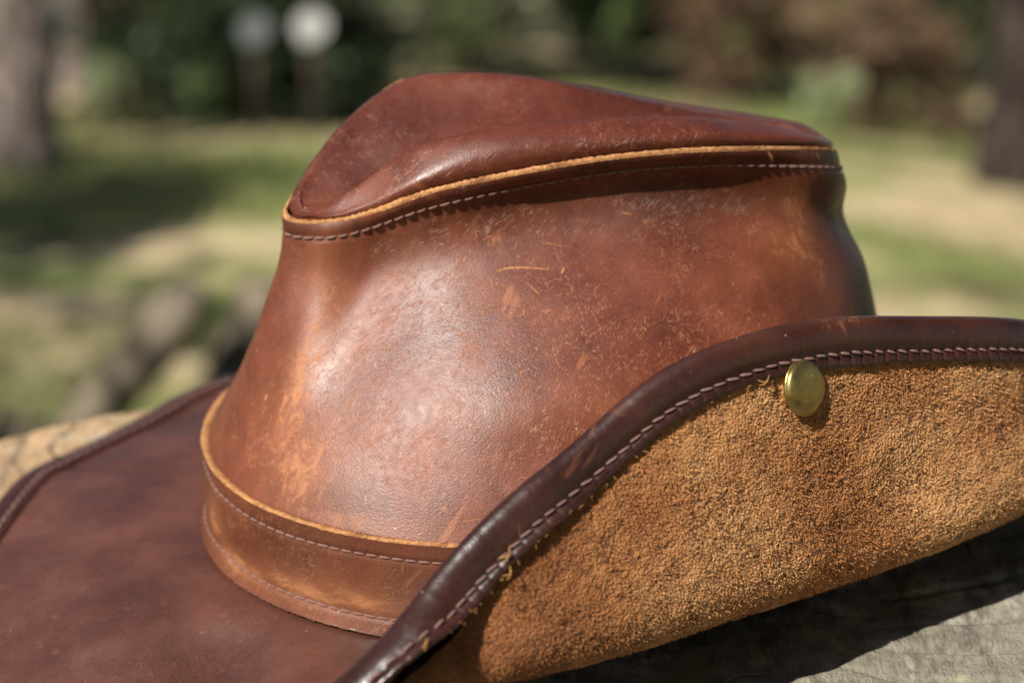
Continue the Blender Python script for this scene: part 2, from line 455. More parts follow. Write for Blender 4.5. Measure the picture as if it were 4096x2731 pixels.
# ---- brim
brim_t = [180, 200, 215, 228, 240, 250, 258, 268, 280, 293, 308, 322, 340, 360, 390, 420, 450, 475, 495, 510, 525]
Epts = [(-17.9,.2,-2.6),(-16.7,-6.2,-2.4),(-13.2,-11.0,-.9),(-8.45,-13.2,1.90),(-5.9,-12.3,3.88),(-3.68,-11.5,5.39),(-2.18,-11,6.13),(-.17,-10.4,7.25),
        (2.06,-10,7.99),(4.81,-9.4,8.07),(8.44,-8.4,7.36),(12.59,-7,6.1),(17.2,-3.6,3.4),(19.2,.5,1.0),(17.2,7.2,-1.2),(9.5,12.8,-2.2),
        (0,14.6,-2.6),(-6.38,14.28,-2.15),(-10.14,11.75,-2.2),(-13.01,9.71,-2.2),(-14.92,7.37,-2.35)]
# the fold: where the near brim turns upward (None: no fold)
Fpts = {228: (-8.9,-13.95,.75), 240: (-6.0,-12.95,1.45), 250: (-4.3,-12.75,1.3), 258: (-2.6,-12.4,1.2), 268: (-.7,-12.0,1.15), 280: (1.3,-11.6,1.25), 293: (4.0,-11.0,1.3),
        308: (7.9,-9.95,1.3), 322: (12.1,-8.6,1.5)}
def brim_cols():
    cols = []
    for t, E in zip(brim_t, Epts):
        c, s = math.cos(radians(t)), math.sin(radians(t))
        a = 9.4 if c < 0 else 12.0
        B = np.array([a*c, 8.25*s, -.97+.62*min(1, max(0, (t-236)/14))*(t < 330)]); E = np.array(E, float)
        L = E-B
        if t in Fpts:
            Fp = np.array(Fpts[t]); out = Fp-B; out[2] = 0
            q1 = B+out*.33; q1[2] = B[2]+(Fp[2]-B[2])*.30
            q2 = B+out*.72; q2[2] = B[2]+(Fp[2]-B[2])*.74
            q3 = Fp.copy()
            q4 = Fp*.60+E*.40; q4[1] -= .30
            q5 = Fp*.25+E*.75; q5[1] -= .18
            cols.append([B, q1, q2, q3, q4, q5, E])
        else:
            r = []
            for f_ in bs:
                q = B+L*f_; q[2] = B[2]+L[2]*f_**1.6
                r.append(q)
            if t == 215:
                r[3] += [0, -.2, -.5]; r[2] += [0, -.1, -.3]; r[4] += [0, -.4, -.55]; r[5] += [0, -.3, -.4]
            if t in (340,):
                r[3] += [.4, -.4, -.5]; r[4] += [.5, -.5, -.5]
            cols.append(r)
    return np.array(cols)   # (stations, 7, 3)
bs = np.array([0, .12, .26, .38, .60, .81, 1.0])
BC = brim_cols()
bt = np.radians(brim_t)
def brim(th, s):
    th = np.asarray(th, float); s = np.asarray(s, float)
    cols = spline(bt, BC, th.ravel(), periodic=A)       # (n,7,3)
    Y = np.moveaxis(cols, 1, 0)
    n = 7; hh = np.diff(bs); Am = np.zeros((n, n)); Am[0, 0] = Am[-1, -1] = 1; Rm = np.zeros_like(Y)
    for i in range(1, n-1):
        Am[i, i-1] = hh[i-1]; Am[i, i] = 2*(hh[i-1]+hh[i]); Am[i, i+1] = hh[i]
        Rm[i] = 6*((Y[i+1]-Y[i])/hh[i]-(Y[i]-Y[i-1])/hh[i-1])
    Mm = np.einsum('ij,jkl->ikl', np.linalg.inv(Am), Rm)
    v = s.ravel(); j = np.clip(np.searchsorted(bs, v, side='right')-1, 0, n-2); ix = np.arange(len(v))
    hj = hh[j][:, None]; t0 = (bs[j+1]-v)[:, None]; t1 = (v-bs[j])[:, None]
    Q = (Mm[j, ix]*t0**3+Mm[j+1, ix]*t1**3)/(6*hj)+(Y[j, ix]/hj-Mm[j, ix]*hj/6)*t0+(Y[j+1, ix]/hj-Mm[j+1, ix]*hj/6)*t1
    tt = th.ravel()
    w = .10*fbm(np.stack([np.cos(tt)*2.2, np.sin(tt)*2.2, v*1.3], -1), 21, 2)*np.clip(v*2, 0, 1)
    flat = np.clip(1-np.exp(-.5*(angd(tt, 275)/radians(32))**2)*1.3, 0, 1)
    Q[:, 2] += w*flat
    rp = .09*vnoise(np.stack([np.cos(tt)*9, np.sin(tt)*9, v*2.2], -1), 23)+.06*vnoise(np.stack([np.cos(tt)*19, np.sin(tt)*19, v*3], -1), 24)
    Q[:, 2] += rp*flat*np.clip((v-.12)*3, 0, 1)*np.clip((1.02-v)*4, 0, 1)
    Q[:, 2] += .05*np.sin(tt*9+1)*np.clip(v-.4, 0, 1)*flat
    return Q.reshape(th.shape+(3,))
def brim_n(th, s):
    n = normals(brim, th, np.clip(s, .002, .998))
    return -n     # leather side (up)
_t = np.array([radians(180.)]); 
if brim_n(_t, np.array([.3]))[0, 2] < 0:
    _old = brim_n
    def brim_n(th, s): return -_old(th, s)
THK = .26
nu, nv = 900, 120
th = np.linspace(0, A, nu, endpoint=False); sv = np.linspace(0, .995, nv)
TH, SV = np.meshgrid(th, sv, indexing='ij')
P = brim(TH.ravel(), SV.ravel())
wear = blobs_ell(P, [(-9.9, -3.4, -.8, 1.0, 1.2, .8, .4), (-12, 2, -1, 2.5, .5, 1, .25)])
mesh_obj('brim', P*CM, grid_faces(nu, nv, wrap_u=True), M_brim, hat, attrs={'wear': wear, 'stain_shade': wear*0})

def worley(P, seed):
    """1 at the middle of a granule, 0 in the gaps"""
    P = P.astype(np.float32); c = np.floor(P).astype(np.int64); f = P-c; best = np.full(len(P), 9., np.float32); second = best.copy()
    for dx in (-1, 0, 1):
        for dy in (-1, 0, 1):
            for dz in (-1, 0, 1):
                a = c[:, 0]+dx; b = c[:, 1]+dy; e = c[:, 2]+dz
                v = (a*374761393+b*668265263+e*2147483647+seed*974711) & 0xffffffff
                v = ((v ^ (v >> 13))*1274126177) & 0xffffffff; v = ((v ^ (v >> 16))*2246822519) & 0xffffffff; v = v ^ (v >> 15)
                ox = (v & 1023)/1023.; oy = ((v >> 10) & 1023)/1023.; oz = ((v >> 20) & 1023)/1023.
                d = (dx+ox-f[:, 0])**2+(dy+oy-f[:, 1])**2+(dz+oz-f[:, 2])**2
                second = np.where(d < best, best, np.minimum(second, d)); best = np.minimum(best, d)
    return np.clip((np.sqrt(second)-np.sqrt(best))*1.9, 0, 1)**.6
# ---- suede underside: fine mesh with real nap on the side that shows, coarse elsewhere
def suede(t0, t1, nu, nv, s0=0., s1=.985, nap=True):
    th = np.linspace(t0, t1, nu); sv = np.linspace(s0, s1, nv)
    TH, SV = np.meshgrid(th, sv, indexing='ij'); TH = TH.ravel(); SV = SV.ravel()
    # smooth normals from a coarse grid would blur; evaluate directly
    P = brim(TH, SV); N = brim_n(TH, SV)
    P = P-N*THK
    if nap:
        wob = P+.035*np.stack([vnoise(P*11, 31), vnoise(P*11, 33), vnoise(P*11, 35)], -1)
        h = .42*(worley(wob*12, 41)-.5)*1.6+.34*(worley(wob*22, 42)-.5)*1.6+.42*vnoise(wob*27, 43)+.26*vnoise(wob*50, 44)+.34*vnoise(P*5, 45)+.2*vnoise(P*2, 46)
        hn = np.clip(h*.62+.5, 0, 1)
        P = P-N*((hn-.5)*.070)[:, None]-N*(.05*fbm(P*.9, 51, 2))[:, None]
        # inner relief of the rougher fold
        return P, hn
    return P, np.full(len(P), .5)
P, hn = suede(radians(214), radians(336), 1500, 640, .16)
wear = blobs_ell(P, [(-4.5, -12.5, 2.0, 3.0, 3, 2.0, 1), (-1.5, -12, 1.2, 3.0, 3, 1.2, .8), (.5, -11.8, 4.5, 2.2, 2, 2.0, .55), (-2.2, -11.5, 5.0, 1.6, 1.5, 1.3, .75), (1.2, -10.8, 6.6, 1.6, 1.5, .9, .6), (4.6, -10.5, 4.8, .8, 2, 1.6, .45), (9.5, -9, 4, 1.2, 2, 1.2, .3),
                     (-8, -13, 1, 3, 3, 2, 1)])
sd = mesh_obj('suede_underside', P*CM, grid_faces(1500, 640, flip=True), M_suede, hat, attrs={'nap': hn, 'wear': wear})
P, hn = suede(radians(336), radians(574), 300, 50, 0., nap=False)
mesh_obj('suede_underside', P*CM, grid_faces(300, 50, flip=True), M_suede, hat, attrs={'nap': hn, 'wear': hn*0})
P, hn = suede(radians(214), radians(336), 200, 14, 0., .17, nap=False)
mesh_obj('suede_underside', P*CM, grid_faces(200, 14, flip=True), M_suede, hat, attrs={'nap': hn, 'wear': hn*0})

# suede fibres: small curled flakes standing off the surface
NF = 90000
tf = radians(216)+rng.random(NF)*radians(112); sf = .20+rng.random(NF)*.77
Pf = brim(tf, sf); Nf = brim_n(tf, sf)
Tf = brim(tf+1e-3, sf)-Pf; Tf /= np.linalg.norm(Tf, axis=1)[:, None]
Bf = np.cross(Nf, Tf)
an = rng.random(NF)*A; dr = Tf*np.cos(an)[:, None]+Bf*np.sin(an)[:, None]
pr = np.cross(Nf, dr)
ln = (.03+.06*rng.random(NF)**2)[:, None]; wd_ = (.012+.018*rng.random(NF))[:, None]
lift = (.02+.06*rng.random(NF)**2)[:, None]
base = Pf-Nf*(THK+.005)
m0 = base+dr*ln*.5-Nf*lift*.6; m1 = base+dr*ln-Nf*lift
V = np.stack([base-pr*wd_*.5, base+pr*wd_*.5, m0-pr*wd_*.45, m0+pr*wd_*.45, m1-pr*wd_*.15, m1+pr*wd_*.15], 1).reshape(-1, 3)
i0 = np.arange(NF)[:, None]*6
Fc = np.concatenate([i0+np.array([[0, 1, 3, 2]]), i0+np.array([[2, 3, 5, 4]])])
wv_ = np.repeat(blobs_ell(Pf, [(-4.5, -12.5, 2.0, 3.0, 3, 2.0, 1), (-1.5, -12, 1.2, 3.0, 3, 1.2, .8)]), 6)
o = mesh_obj('suede_nap', V*CM, Fc, M_suede, hat, attrs={'nap': np.repeat(.45+.5*rng.random(NF), 6), 'wear': wv_*.7})
o['kind'] = 'stuff'

# ---- binding along the brim's edge, sewn through
def edge_frame(th):
    E = brim(th, np.full(th.shape, .996)); e = 1e-3
    T = brim(th+e, np.full(th.shape, .996))-brim(th-e, np.full(th.shape, .996)); T /= np.linalg.norm(T, axis=1)[:, None]
    I = brim(th, np.full(th.shape, .93))-E; I -= T*np.sum(I*T, 1)[:, None]; I /= np.linalg.norm(I, axis=1)[:, None]
    N = brim_n(th, np.full(th.shape, .97)); N -= T*np.sum(N*T, 1)[:, None]; N -= I*np.sum(N*I, 1)[:, None]; N /= np.linalg.norm(N, axis=1)[:, None]
    return E-N*THK*.5, T, I, N
# arc length table of the edge
tt = np.linspace(0, A, 4001); Ee = edge_frame(tt)[0]
al = np.concatenate([[0], np.cumsum(np.linalg.norm(np.diff(Ee, axis=0), axis=1))])
def th_at(L): return np.interp(L, al, tt)
SP = .415                       # stitch spacing, cm
s_nst = int(al[-1]/SP)
NB = 2600
lb = np.linspace(0, al[-1], NB, endpoint=False); tb = th_at(lb)
E, T, I, N = edge_frame(tb)
wob = 1+.05*vnoise(np.stack([lb*.5, lb*0, lb*0], -1), 61)
prof = [(1.15, .17), (1.12, .225), (.90, .245), (.80, .215), (.68, .25), (.4, .285), (.16, .275), (-.03, .215), (-.12, .11), (-.15, 0),
        (-.12, -.11), (-.03, -.215), (.14, -.29), (.4, -.315), (.64, -.29), (.765, -.225), (.82, -.22), (.90, -.275), (1.00, -.30), (1.07, -.29), (1.10, -.26), (1.10, -.17)]
rows = []
ph = (lb/SP) % 1
puck = np.cos(2*pi*ph)          # 1 at the needle holes
pamp = .016+.03*np.clip((np.degrees(tb)-288)/8, 0, 1)
for a_, n_ in prof:
    q = a_*wob; nn = n_*(1+.018*vnoise(np.stack([lb*5.5, lb*0+a_*.7, lb*0], -1), 62)+.03*vnoise(np.stack([lb*1.3, lb*0+a_, lb*0], -1), 64))
    if a_ > .72: nn = n_ - np.sign(n_)*pamp*np.clip(puck, 0, 1)**2 + .008*fbm(np.stack([lb*3, lb*0+a_*9, lb*0], -1), 63, 2)
    if a_ > .99: q = q+.012*fbm(np.stack([lb*4, lb*0, lb*0+np.sign(n_)], -1), 65, 3)
    rows.append(E+I*q[:, None]+N*nn[:, None])
Pb = np.stack(rows, 1).reshape(-1, 3)
wear = blobs_ell(Pb, [(5.6, -9.2, 8.1, 1.6, .8, .5, .75), (3.0, -9.9, 8.0, 1.2, 1, .35, .5), (-.5, -10.5, 7.1, 1.0, 1, .5, .25), (9, -8, 7.4, 2, 1, .5, .35), (-9, 13, -2.5, 9, 4, 1, .55), (-4, -11.6, 4.9, .5, 1, .2, .2)])  # the broad far-side blob puts glancing sheen into the colour; others are wear
bind = mesh_obj('brim_binding', Pb*CM, grid_faces(NB, len(prof), wrap_u=True), M_bind, hat, attrs={'wear': wear, 'stain_shade': wear*0})

# a stitch: a twisted capsule bent over the leather, ends dipping into the needle holes
def stitch_mesh(name, length, r, mat):
    n, k = 9, 8; V = []
    for i in range(n):
        u = i/(n-1)*2-1
        x = u*length/2; rr = r*(1-.55*abs(u)**4); z = r*.55*(1-1.5*abs(u)**3)
        for j in range(k):
            a = j/k*A
            V.append((x, rr*1.05*math.cos(a), z+rr*.8*math.sin(a)))
    F_ = [(i*k+j, (i+1)*k+j, (i+1)*k+(j+1) % k, i*k+(j+1) % k) for i in range(n-1) for j in range(k)]
    F_ += [tuple(range(k))[::-1], tuple(range((n-1)*k, n*k))]
    me = bpy.data.meshes.new(name); me.from_pydata(V, [], F_)
    me.polygons.foreach_set('use_smooth', np.ones(len(me.polygons), dtype=bool)); me.materials.append(mat)
    return me
def put_stitch(me, P, X, Z, parent, sc=1., name='stitch'):
    X = X/np.linalg.norm(X); Z = Z-X*np.dot(X, Z); Z = Z/np.linalg.norm(Z); Y = np.cross(Z, X)
    o = bpy.data.objects.new(name, me); COL.objects.link(o); o.parent = parent
    o.matrix_local = Matrix(((X[0]*sc, Y[0]*sc, Z[0]*sc, P[0]*CM), (X[1]*sc, Y[1]*sc, Z[1]*sc, P[1]*CM), (X[2]*sc, Y[2]*sc, Z[2]*sc, P[2]*CM), (0, 0, 0, 1)))
    return o
me_s = stitch_mesh('binding_stitch', .0033, .00037, M_thread)
me_sd = stitch_mesh('far_binding_stitch', .0036, .00055, M_thread)
for i in range(s_nst):
    L = (i+.5)*SP; t = float(th_at(L)); deg = math.degrees(t) % 360
    if 219 < deg < 331:
        e, T1, I1, N1 = [q[0] for q in edge_frame(np.array([t]))]
        jit = random.uniform(-.012, .012)
        X = T1*1.0+I1*(.16+random.uniform(-.06, .06))
        put_stitch(me_s, e+I1*(.79+jit)-N1*.248, X, -N1, bind, random.uniform(.92, 1.1))
    if 116 < deg < 178 or 219 < deg < 226:
        e, T1, I1, N1 = [q[0] for q in edge_frame(np.array([t]))]
        put_stitch(me_sd, e+I1*.80+N1*.235, T1, N1, bind, random.uniform(.95, 1.1))

# ---- stitches below the crown seam
def row_of(fn, th0, th1, spacing, me, parent, zoff, slant=.0, lo=-99):
    tt = np.linspace(th0, th1, 2000); Q = fn(tt)
    L = np.concatenate([[0], np.cumsum(np.linalg.norm(np.diff(Q, axis=0), axis=1))])
    n = int(L[-1]/spacing)
    for i in range(n):
        t = float(np.interp((i+.5)*spacing, L, tt)); p = fn(np.array([t]))[0]; X = fn(np.array([t+.002]))[0]-fn(np.array([t-.002]))[0]
        yield t, p, X
crown_o = bpy.data.objects['crown']
me_c = stitch_mesh('seam_stitch', .0029, .00040, M_thread)
ks = 1-.5/8.5
fn = lambda t: crown(t, np.full(t.shape, ks))
for t, p, X in row_of(fn, radians(172), radians(365), .335, me_c, crown_o, 0):
    Nn = normals(crown, np.array([t]), np.array([ks]))[0]
    if Nn[0]*math.cos(t)+Nn[1]*math.sin(t) < 0: Nn = -Nn
    X = X/np.linalg.norm(X)+np.array([0, 0, random.uniform(.0, .12)])
    put_stitch(me_c, p+Nn*.016, X, Nn, crown_o, random.uniform(.92, 1.08))

# ---- hat band: flat strap sewn on, raw at its top edge, flared at the foot
def band(th, z):
    """outer face; z in cm from -.85 (foot) to 1.95 (top)"""
    B = ell(th, 9.2, 11.9, 8.05)
    n = np.stack([np.cos(th)/11, np.sin(th)/8.2], -1); n /= np.linalg.norm(n, axis=-1)[..., None]
    off = .22+.17*np.clip((-.25-z)/.6, 0, 1)**1.5 + .03*fbm(np.stack([np.cos(th)*4, np.sin(th)*4, z*.8], -1), 71, 2)
    off = off-.045*np.exp(-.5*((z-1.42)/.07)**2)-.035*np.exp(-.5*((z+.40)/.07)**2)
    P = np.empty(th.shape+(3,)); P[..., :2] = B+n*off[..., None]; P[..., 2] = z
    P[..., 2] += .05*np.sin(th*3+1)*np.clip((z+.85)/2, 0, 1)
    return P
nu = 1000
zz = np.concatenate([np.linspace(-.85, -.3, 14), np.linspace(-.27, 1.2, 22), np.linspace(1.23, 1.95, 16)])
th = np.linspace(0, A, nu, endpoint=False)
TH, ZZ = np.meshgrid(th, zz, indexing='ij')
P = band(TH.ravel(), ZZ.ravel()).reshape(nu, len(zz), 3)
P[:, 0, 2] += .02*fbm(np.stack([np.cos(th)*70, np.sin(th)*70, th*0], -1), 73, 2)
P = P.reshape(-1, 3)
wear = blobs_ell(P, [(-9.2, -2.6, -.3, 1.0, 1.6, .24, 1.1), (-7.8, -4.8, -.15, 1.4, 1.2, .28, 1.1), (-6.4, -6.0, 0, 1.2, .9, .33, 1.0), (-9.4, -.8, .3, .5, .6, .6, .9), (-5, -7.2, -.1, 1.2, .8, .35, .55)])
stain_shade = blobs_ell(P, [(-9.2, -3.2, .5, .8, 1.2, .35, .25)])
bandm = mesh_obj('hat_band', P*CM, grid_faces(nu, len(zz), wrap_u=True), M_band, hat, attrs={'wear': wear, 'stain_shade': stain_shade})
rows = []
th = np.linspace(0, A, 1600, endpoint=False)
cB = band(th, np.full(th.shape, 1.95)); n = np.stack([np.cos(th)/11, np.sin(th)/8.2, th*0], -1); n /= np.linalg.norm(n, axis=1)[:, None]
for a_, z_ in [(.0, -.02), (0, .02), (-.03, .04), (-.09, .04), (-.17, .03), (-.24, -.03)]:
    q = cB+n*a_; q[:, 2] += z_+(.012*fbm(np.stack([np.cos(th)*90, np.sin(th)*90, th*0+a_], -1), 75, 2)); rows.append(q)
mesh_obj('raw_band_edge', np.stack(rows, 1).reshape(-1, 3)*CM, grid_faces(1600, 6, wrap_u=True), M_raw, bandm)
me_b = stitch_mesh('band_stitch', .0030, .00034, M_thread)
for zc, spc in ((1.42, .37), (-.40, .37)):
    fn = lambda t: band(t, np.full(t.shape, zc))
    for t, p, X in row_of(fn, radians(168), radians(266), spc, me_b, bandm, 0):
        Nn = np.array([math.cos(t)/11, math.sin(t)/8.2, .05])
        put_stitch(me_b, p+Nn/np.linalg.norm(Nn)*.012, X, Nn, bandm, random.uniform(.92, 1.08))

# ---- inner lining tube so that nothing shows through under the crown
th = np.linspace(0, A, 200, endpoint=False)
q0 = np.concatenate([ell(th, 8.9, 11.6, 7.8), np.full((200, 1), -.9)], 1); q1 = q0.copy(); q1[:, 2] = 1.4
mesh_obj('sweatband', np.stack([q0, q1], 1).reshape(-1, 3)*CM, grid_faces(200, 2, wrap_u=True, flip=True), M_brim, hat, attrs={'wear': np.zeros(400), 'stain_shade': np.zeros(400)})

# ---- brass snap stud
def lathe(name, prof, mat, parent, n=64):
    V = []; k = len(prof)
    for i in range(n):
        a = i/n*A
        for r, z in prof: V.append((r*math.cos(a), r*math.sin(a), z))
    F_ = [(i*k+j, ((i+1) % n)*k+j, ((i+1) % n)*k+j+1, i*k+j+1) for i in range(n) for j in range(k-1)]
    return mesh_obj(name, np.array(V), F_, mat, parent)
def on_suede(th, s, lift):
    t = np.array([th]); q = np.array([s]); p = brim(t, q)[0]; N1 = brim_n(t, q)[0]
    return p-N1*(THK+lift), -N1
# nearest surface point to the wanted stud centre
want = np.array([4.38, -9.9, 6.62])
tg, sg = np.meshgrid(np.radians(np.linspace(284, 304, 120)), np.linspace(.7, 1, 120), indexing='ij')
G = brim(tg.ravel(), sg.ravel()); kq = np.argmin(np.sum((G-want)**2, 1))
Pst, Nst = on_suede(tg.ravel()[kq], sg.ravel()[kq], .11)
stud = lathe('snap_stud', [(.0001, .0019), (.002, .00186), (.0040, .0017), (.0056, .0014), (.0066, .0009), (.0070, .0004), (.0071, .0001), (.0075, .0), (.0076, -.0006), (.0060, -.0014), (.0001, -.0014)], M_brass, hat)
stud.location = Vector(Pst)*CM
Nst = Nst+np.array([.22, 0, .05]); Nst /= np.linalg.norm(Nst)
stud.rotation_euler = Vector(Nst).to_track_quat('Z', 'Y').to_euler()

# ---- loose fibres and peeled flecks
def tube(pts, r, name, mat, parent, k=5, kind=None):
    pts = np.array(pts, float); n = len(pts); V = []
    T = np.gradient(pts, axis=0); T /= np.linalg.norm(T, axis=1)[:, None]
    up = np.array([.3, .2, .9]); 
    for i in range(n):
        a = np.cross(T[i], up); a /= np.linalg.norm(a); b = np.cross(T[i], a)
        rr = r*(.35+.65*math.sin(pi*min(max((i+.6)/n, .08), .95)))
        for j in range(k): V.append(pts[i]+rr*(a*math.cos(j/k*A)+b*math.sin(j/k*A)))
    F_ = [(i*k+j, (i+1)*k+j, (i+1)*k+(j+1) % k, i*k+(j+1) % k) for i in range(n-1) for j in range(k)]
    F_ += [tuple(range(k))[::-1], tuple(range((n-1)*k, n*k))]
    return mesh_obj(name, np.array(V)*CM, F_, mat, parent)
def edge_pt(L, a_, off):
    e, T1, I1, N1 = [q[0] for q in edge_frame(np.array([float(th_at(L))]))]
    return e+I1*a_-N1*off, T1, I1, N1
fr = random.Random(3)
L0 = np.interp(radians(222), tt, al); L1 = np.interp(radians(296), tt, al)
for i in range(46):
    L = L0+(L1-L0)*fr.random()
    p, T1, I1, N1 = edge_pt(L, 1.12+.06*fr.random(), .27)
    d = T1*fr.uniform(-1, 1)+I1*fr.uniform(-.6, .8)-N1*fr.uniform(0, .6); ln = fr.uniform(.08, .32)
    pts = [p+d*ln*u+I1*.06*math.sin(u*4+i)*u-N1*.05*math.sin(u*5+i*2) for u in np.linspace(0, 1, 9)]
    tube(pts, fr.uniform(.007, .014), 'loose_fibre', M_fibre, bind)
for f_, a0, lg in ((.135, .95, .62), (.40, .75, .42), (.385, 1.1, .30), (.235, 1.05, .30), (.86, 1.0, .36)):
    p, T1, I1, N1 = edge_pt(L0+(L1-L0)*f_, a0, .28)
    for s_ in (0, 1):
        pts = [p+T1*(u-.3)*lg+I1*(.10*math.sin(u*3+s_)+.05*s_)-N1*(.10*math.sin(u*3.1)+.03*s_) for u in np.linspace(0, 1, 12)]
        tube(pts, .022, 'loose_fibre', M_fibre, bind)

def scratch(pts, w, name='scratch', surf=crown, parent=None, mat=None):
    """a thin peeled strip lying on the leather: pts (theta deg, k), w in cm"""
    pts = np.array(pts, float); n = 28
    u = np.linspace(0, 1, n); tk = np.linspace(0, 1, len(pts))
    th = np.radians(np.interp(u, tk, pts[:, 0])); k = np.interp(u, tk, pts[:, 1])
    c = surf(th, k); N1 = normals(surf, th, k); sgn = np.sign(np.sum(N1*np.stack([np.cos(th), np.sin(th), th*0+.2], 1), 1)); N1 *= sgn[:, None]
    T1 = np.gradient(c, axis=0); T1 /= np.linalg.norm(T1, axis=1)[:, None]; B1 = np.cross(N1, T1)
    ww = w*(np.sin(pi*np.clip(u*.96+.02, 0, 1))**.5)*(.6+.5*np.abs(fbm(np.stack([u*9, u*0+w*50, u*0], -1), 5, 2)))
    V = np.stack([c-B1*ww[:, None]-N1*.01, c-B1*ww[:, None]*.6+N1*.006, c+B1*ww[:, None]*.6+N1*.007, c+B1*ww[:, None]-N1*.01], 1)
    return mesh_obj(name, V.reshape(-1, 3)*CM, grid_faces(n, 4), mat or M_raw, parent or crown_o)


SCRATCHES = [([(248.6, 0.698), (251.4, 0.702), (254.4, 0.698), (259.3, 0.685)], .05), ([(261.8, 0.671), (262.3, 0.684)], .05), ([(247.7, 0.688), (248.2, 0.664)], .018),
    ([(258.0, 0.753), (262.0, 0.735)], .022), ([(240.7, 0.056), (244.5, 0.063), (248.8, 0.076)], .016), ([(243.3, 0.559), (244.1, 0.607), (243.9, 0.639)], .014),
    ([(202.2, 0.421), (204.8, 0.375), (207.4, 0.3)], .022), ([(194.6, 0.318), (194.6, 0.342)], .05), ([(255.0, 0.664), (257.6, 0.631)], .016), ([(224.7, 0.697), (226.0, 0.694)], .025)]
SCRATCHES += [([(306.5, .992), (309, .955)], .055), ([(324, .99), (325, .965)], .04), ([(274, .80), (276, .79)], .02)]
for pts, w in SCRATCHES: scratch(pts, w)

# ------------------------------------------------------------------ the stump the hat rests on
def m_wood():
    m = NT('weathered_end_grain')
    w = m.warp(.02, 20)
    n1 = m.noise(14, 5, .65); n2 = m.noise(190, 5, .7)
    col = m.ramp(n1, [(.3, (.12, .108, .080)), (.5, (.19, .172, .132)), (.7, (.29, .26, .20))])
    col = m.mix(m.mr(n2, .4, .75, 0, .55), col, (.10, .09, .07))
    far = m.attr('tan'); col = m.mix(far, col, m.ramp(n2, [(.3, (.30, .19, .10)), (.7, (.50, .34, .20))]))
    lich = m.mr(m.noise(75, 4, .7, vec=m.map(loc=(.2, .3, .4))), .56, .66)
    col = m.mix(m.math('MULTIPLY', lich, .45), col, (.38, .38, .22))
    spk = m.mr(m.noise(48, 5, .75, vec=m.map(scale=(1, .35, 1), rot=(0, 0, radians(-35)), loc=(.4, .1, 0))), .50, .70, 0, .6)
    col = m.mix(spk, col, (.46, .43, .36))
    c2 = m.math('MULTIPLY', m.mr(m.voro(24, 'DISTANCE_TO_EDGE', vec=m.warp(.03, 30)), 0, .02, 1, 0), m.mr(m.noise(9, 2), .5, .6))
    col = m.mix(m.math('MULTIPLY', c2, .8), col, (.07, .06, .05))
    gr = m.noise(95, 6, .75, vec=m.map(scale=(1, .22, 1), rot=(0, 0, radians(-40))))
    col = m.mix(m.mr(gr, .50, .64, 0, .65), col, (.07, .062, .048))
    nb = m.bump(m.math('SUBTRACT', m.math('ADD', m.math('MULTIPLY', n2, .6), m.math('MULTIPLY', gr, -1.2)), c2), .0025, 1)
    return m.fin(col, .85, nb, spec=.2)
M_wood = m_wood()
def m_bark(name, a, b, sc=20):
    m = NT(name)
    v = m.map(scale=(1, 1, .22), vec=m.warp(.05, 6))
    e = m.mr(m.voro(sc, 'DISTANCE_TO_EDGE', vec=v), 0, .2)
    col = m.mix(e, tuple(c*.35 for c in a), m.ramp(m.noise(9, 5, .65), [(.35, a), (.65, b)]))
    return m.fin(col, .9, m.bump(e, .01, .8), spec=.2)
M_bark_s = m_bark('grey_bark', (.16, .13, .10), (.24, .20, .16), 26)

HM = np.array(Matrix.Rotation(radians(9), 3, 'X') @ Matrix.Rotation(radians(17), 3, 'Z'))
pn = HM @ np.array([-.06, 0, 1.]); pp = HM @ np.array([0, 0, -.0203])+np.array([.002, .002, 0])
def top_z(X, Y):                       # the sawn top slopes towards the viewer; world X, Y
    return pp[2]-((X-pp[0])*pn[0]+(Y-pp[1])*pn[1])/pn[2]
SX, SY = .02, -.05
stump = empty('tree_stump', (SX, SY, -1.15), label='weathered grey tree stump carrying the leather hat', cat='stump')
nr, na = 150, 400
rr = np.linspace(0, 1, nr)**.8; aa = np.linspace(0, A, na, endpoint=False)
AA, RR = np.meshgrid(aa, rr, indexing='ij'); AA = AA.ravel(); RR = RR.ravel()
rad = .295*(1+.03*fbm(np.stack([np.cos(AA)*1.5, np.sin(AA)*1.5, AA*0], -1), 81, 3))
X = np.cos(AA)*RR*rad*1.1; Y = np.sin(AA)*RR*rad*.62
Zz = .0012*fbm(np.stack([X*60, Y*60, X*0], -1), 83, 3)
# radial drying cracks, wider towards the rim
for ca, wd0 in [(-.95, .0022), (-.35, .0030), (.2, .002), (-1.5, .0018), (-.62, .0015), (4.1, .003), (-.1, .0016)]:
    a2 = (AA-ca-.10*vnoise(np.stack([RR*7, RR*0+ca, RR*0], -1), 85)+pi) % A-pi
    Zz -= .008*np.exp(-.5*(a2*RR*rad/(wd0*(.3+RR)))**2)*np.clip((RR-.25)*4, 0, 1)
Zz -= .012*np.clip((RR-.965)/.035, 0, 1)**2
tanm = np.clip((Y-.05)/.05, 0, 1)*np.clip((-X+.05)/.1, 0, 1)
mesh_obj('end_grain', np.stack([X, Y, Zz+1.15+top_z(X+SX, Y+SY)], 1), grid_faces(na, nr, wrap_u=True), M_wood, stump, attrs={'tan': tanm})
zs = np.linspace(0, 1, 60)
AA, Z2 = np.meshgrid(aa, zs, indexing='ij'); AA = AA.ravel(); Z2 = Z2.ravel()
rad = .295*(1+.03*fbm(np.stack([np.cos(AA)*1.5, np.sin(AA)*1.5, AA*0], -1), 81, 3))*(1+.18*np.exp(-Z2*7)+.02*fbm(np.stack([np.cos(AA)*12, np.sin(AA)*12, Z2*3], -1), 87, 3))
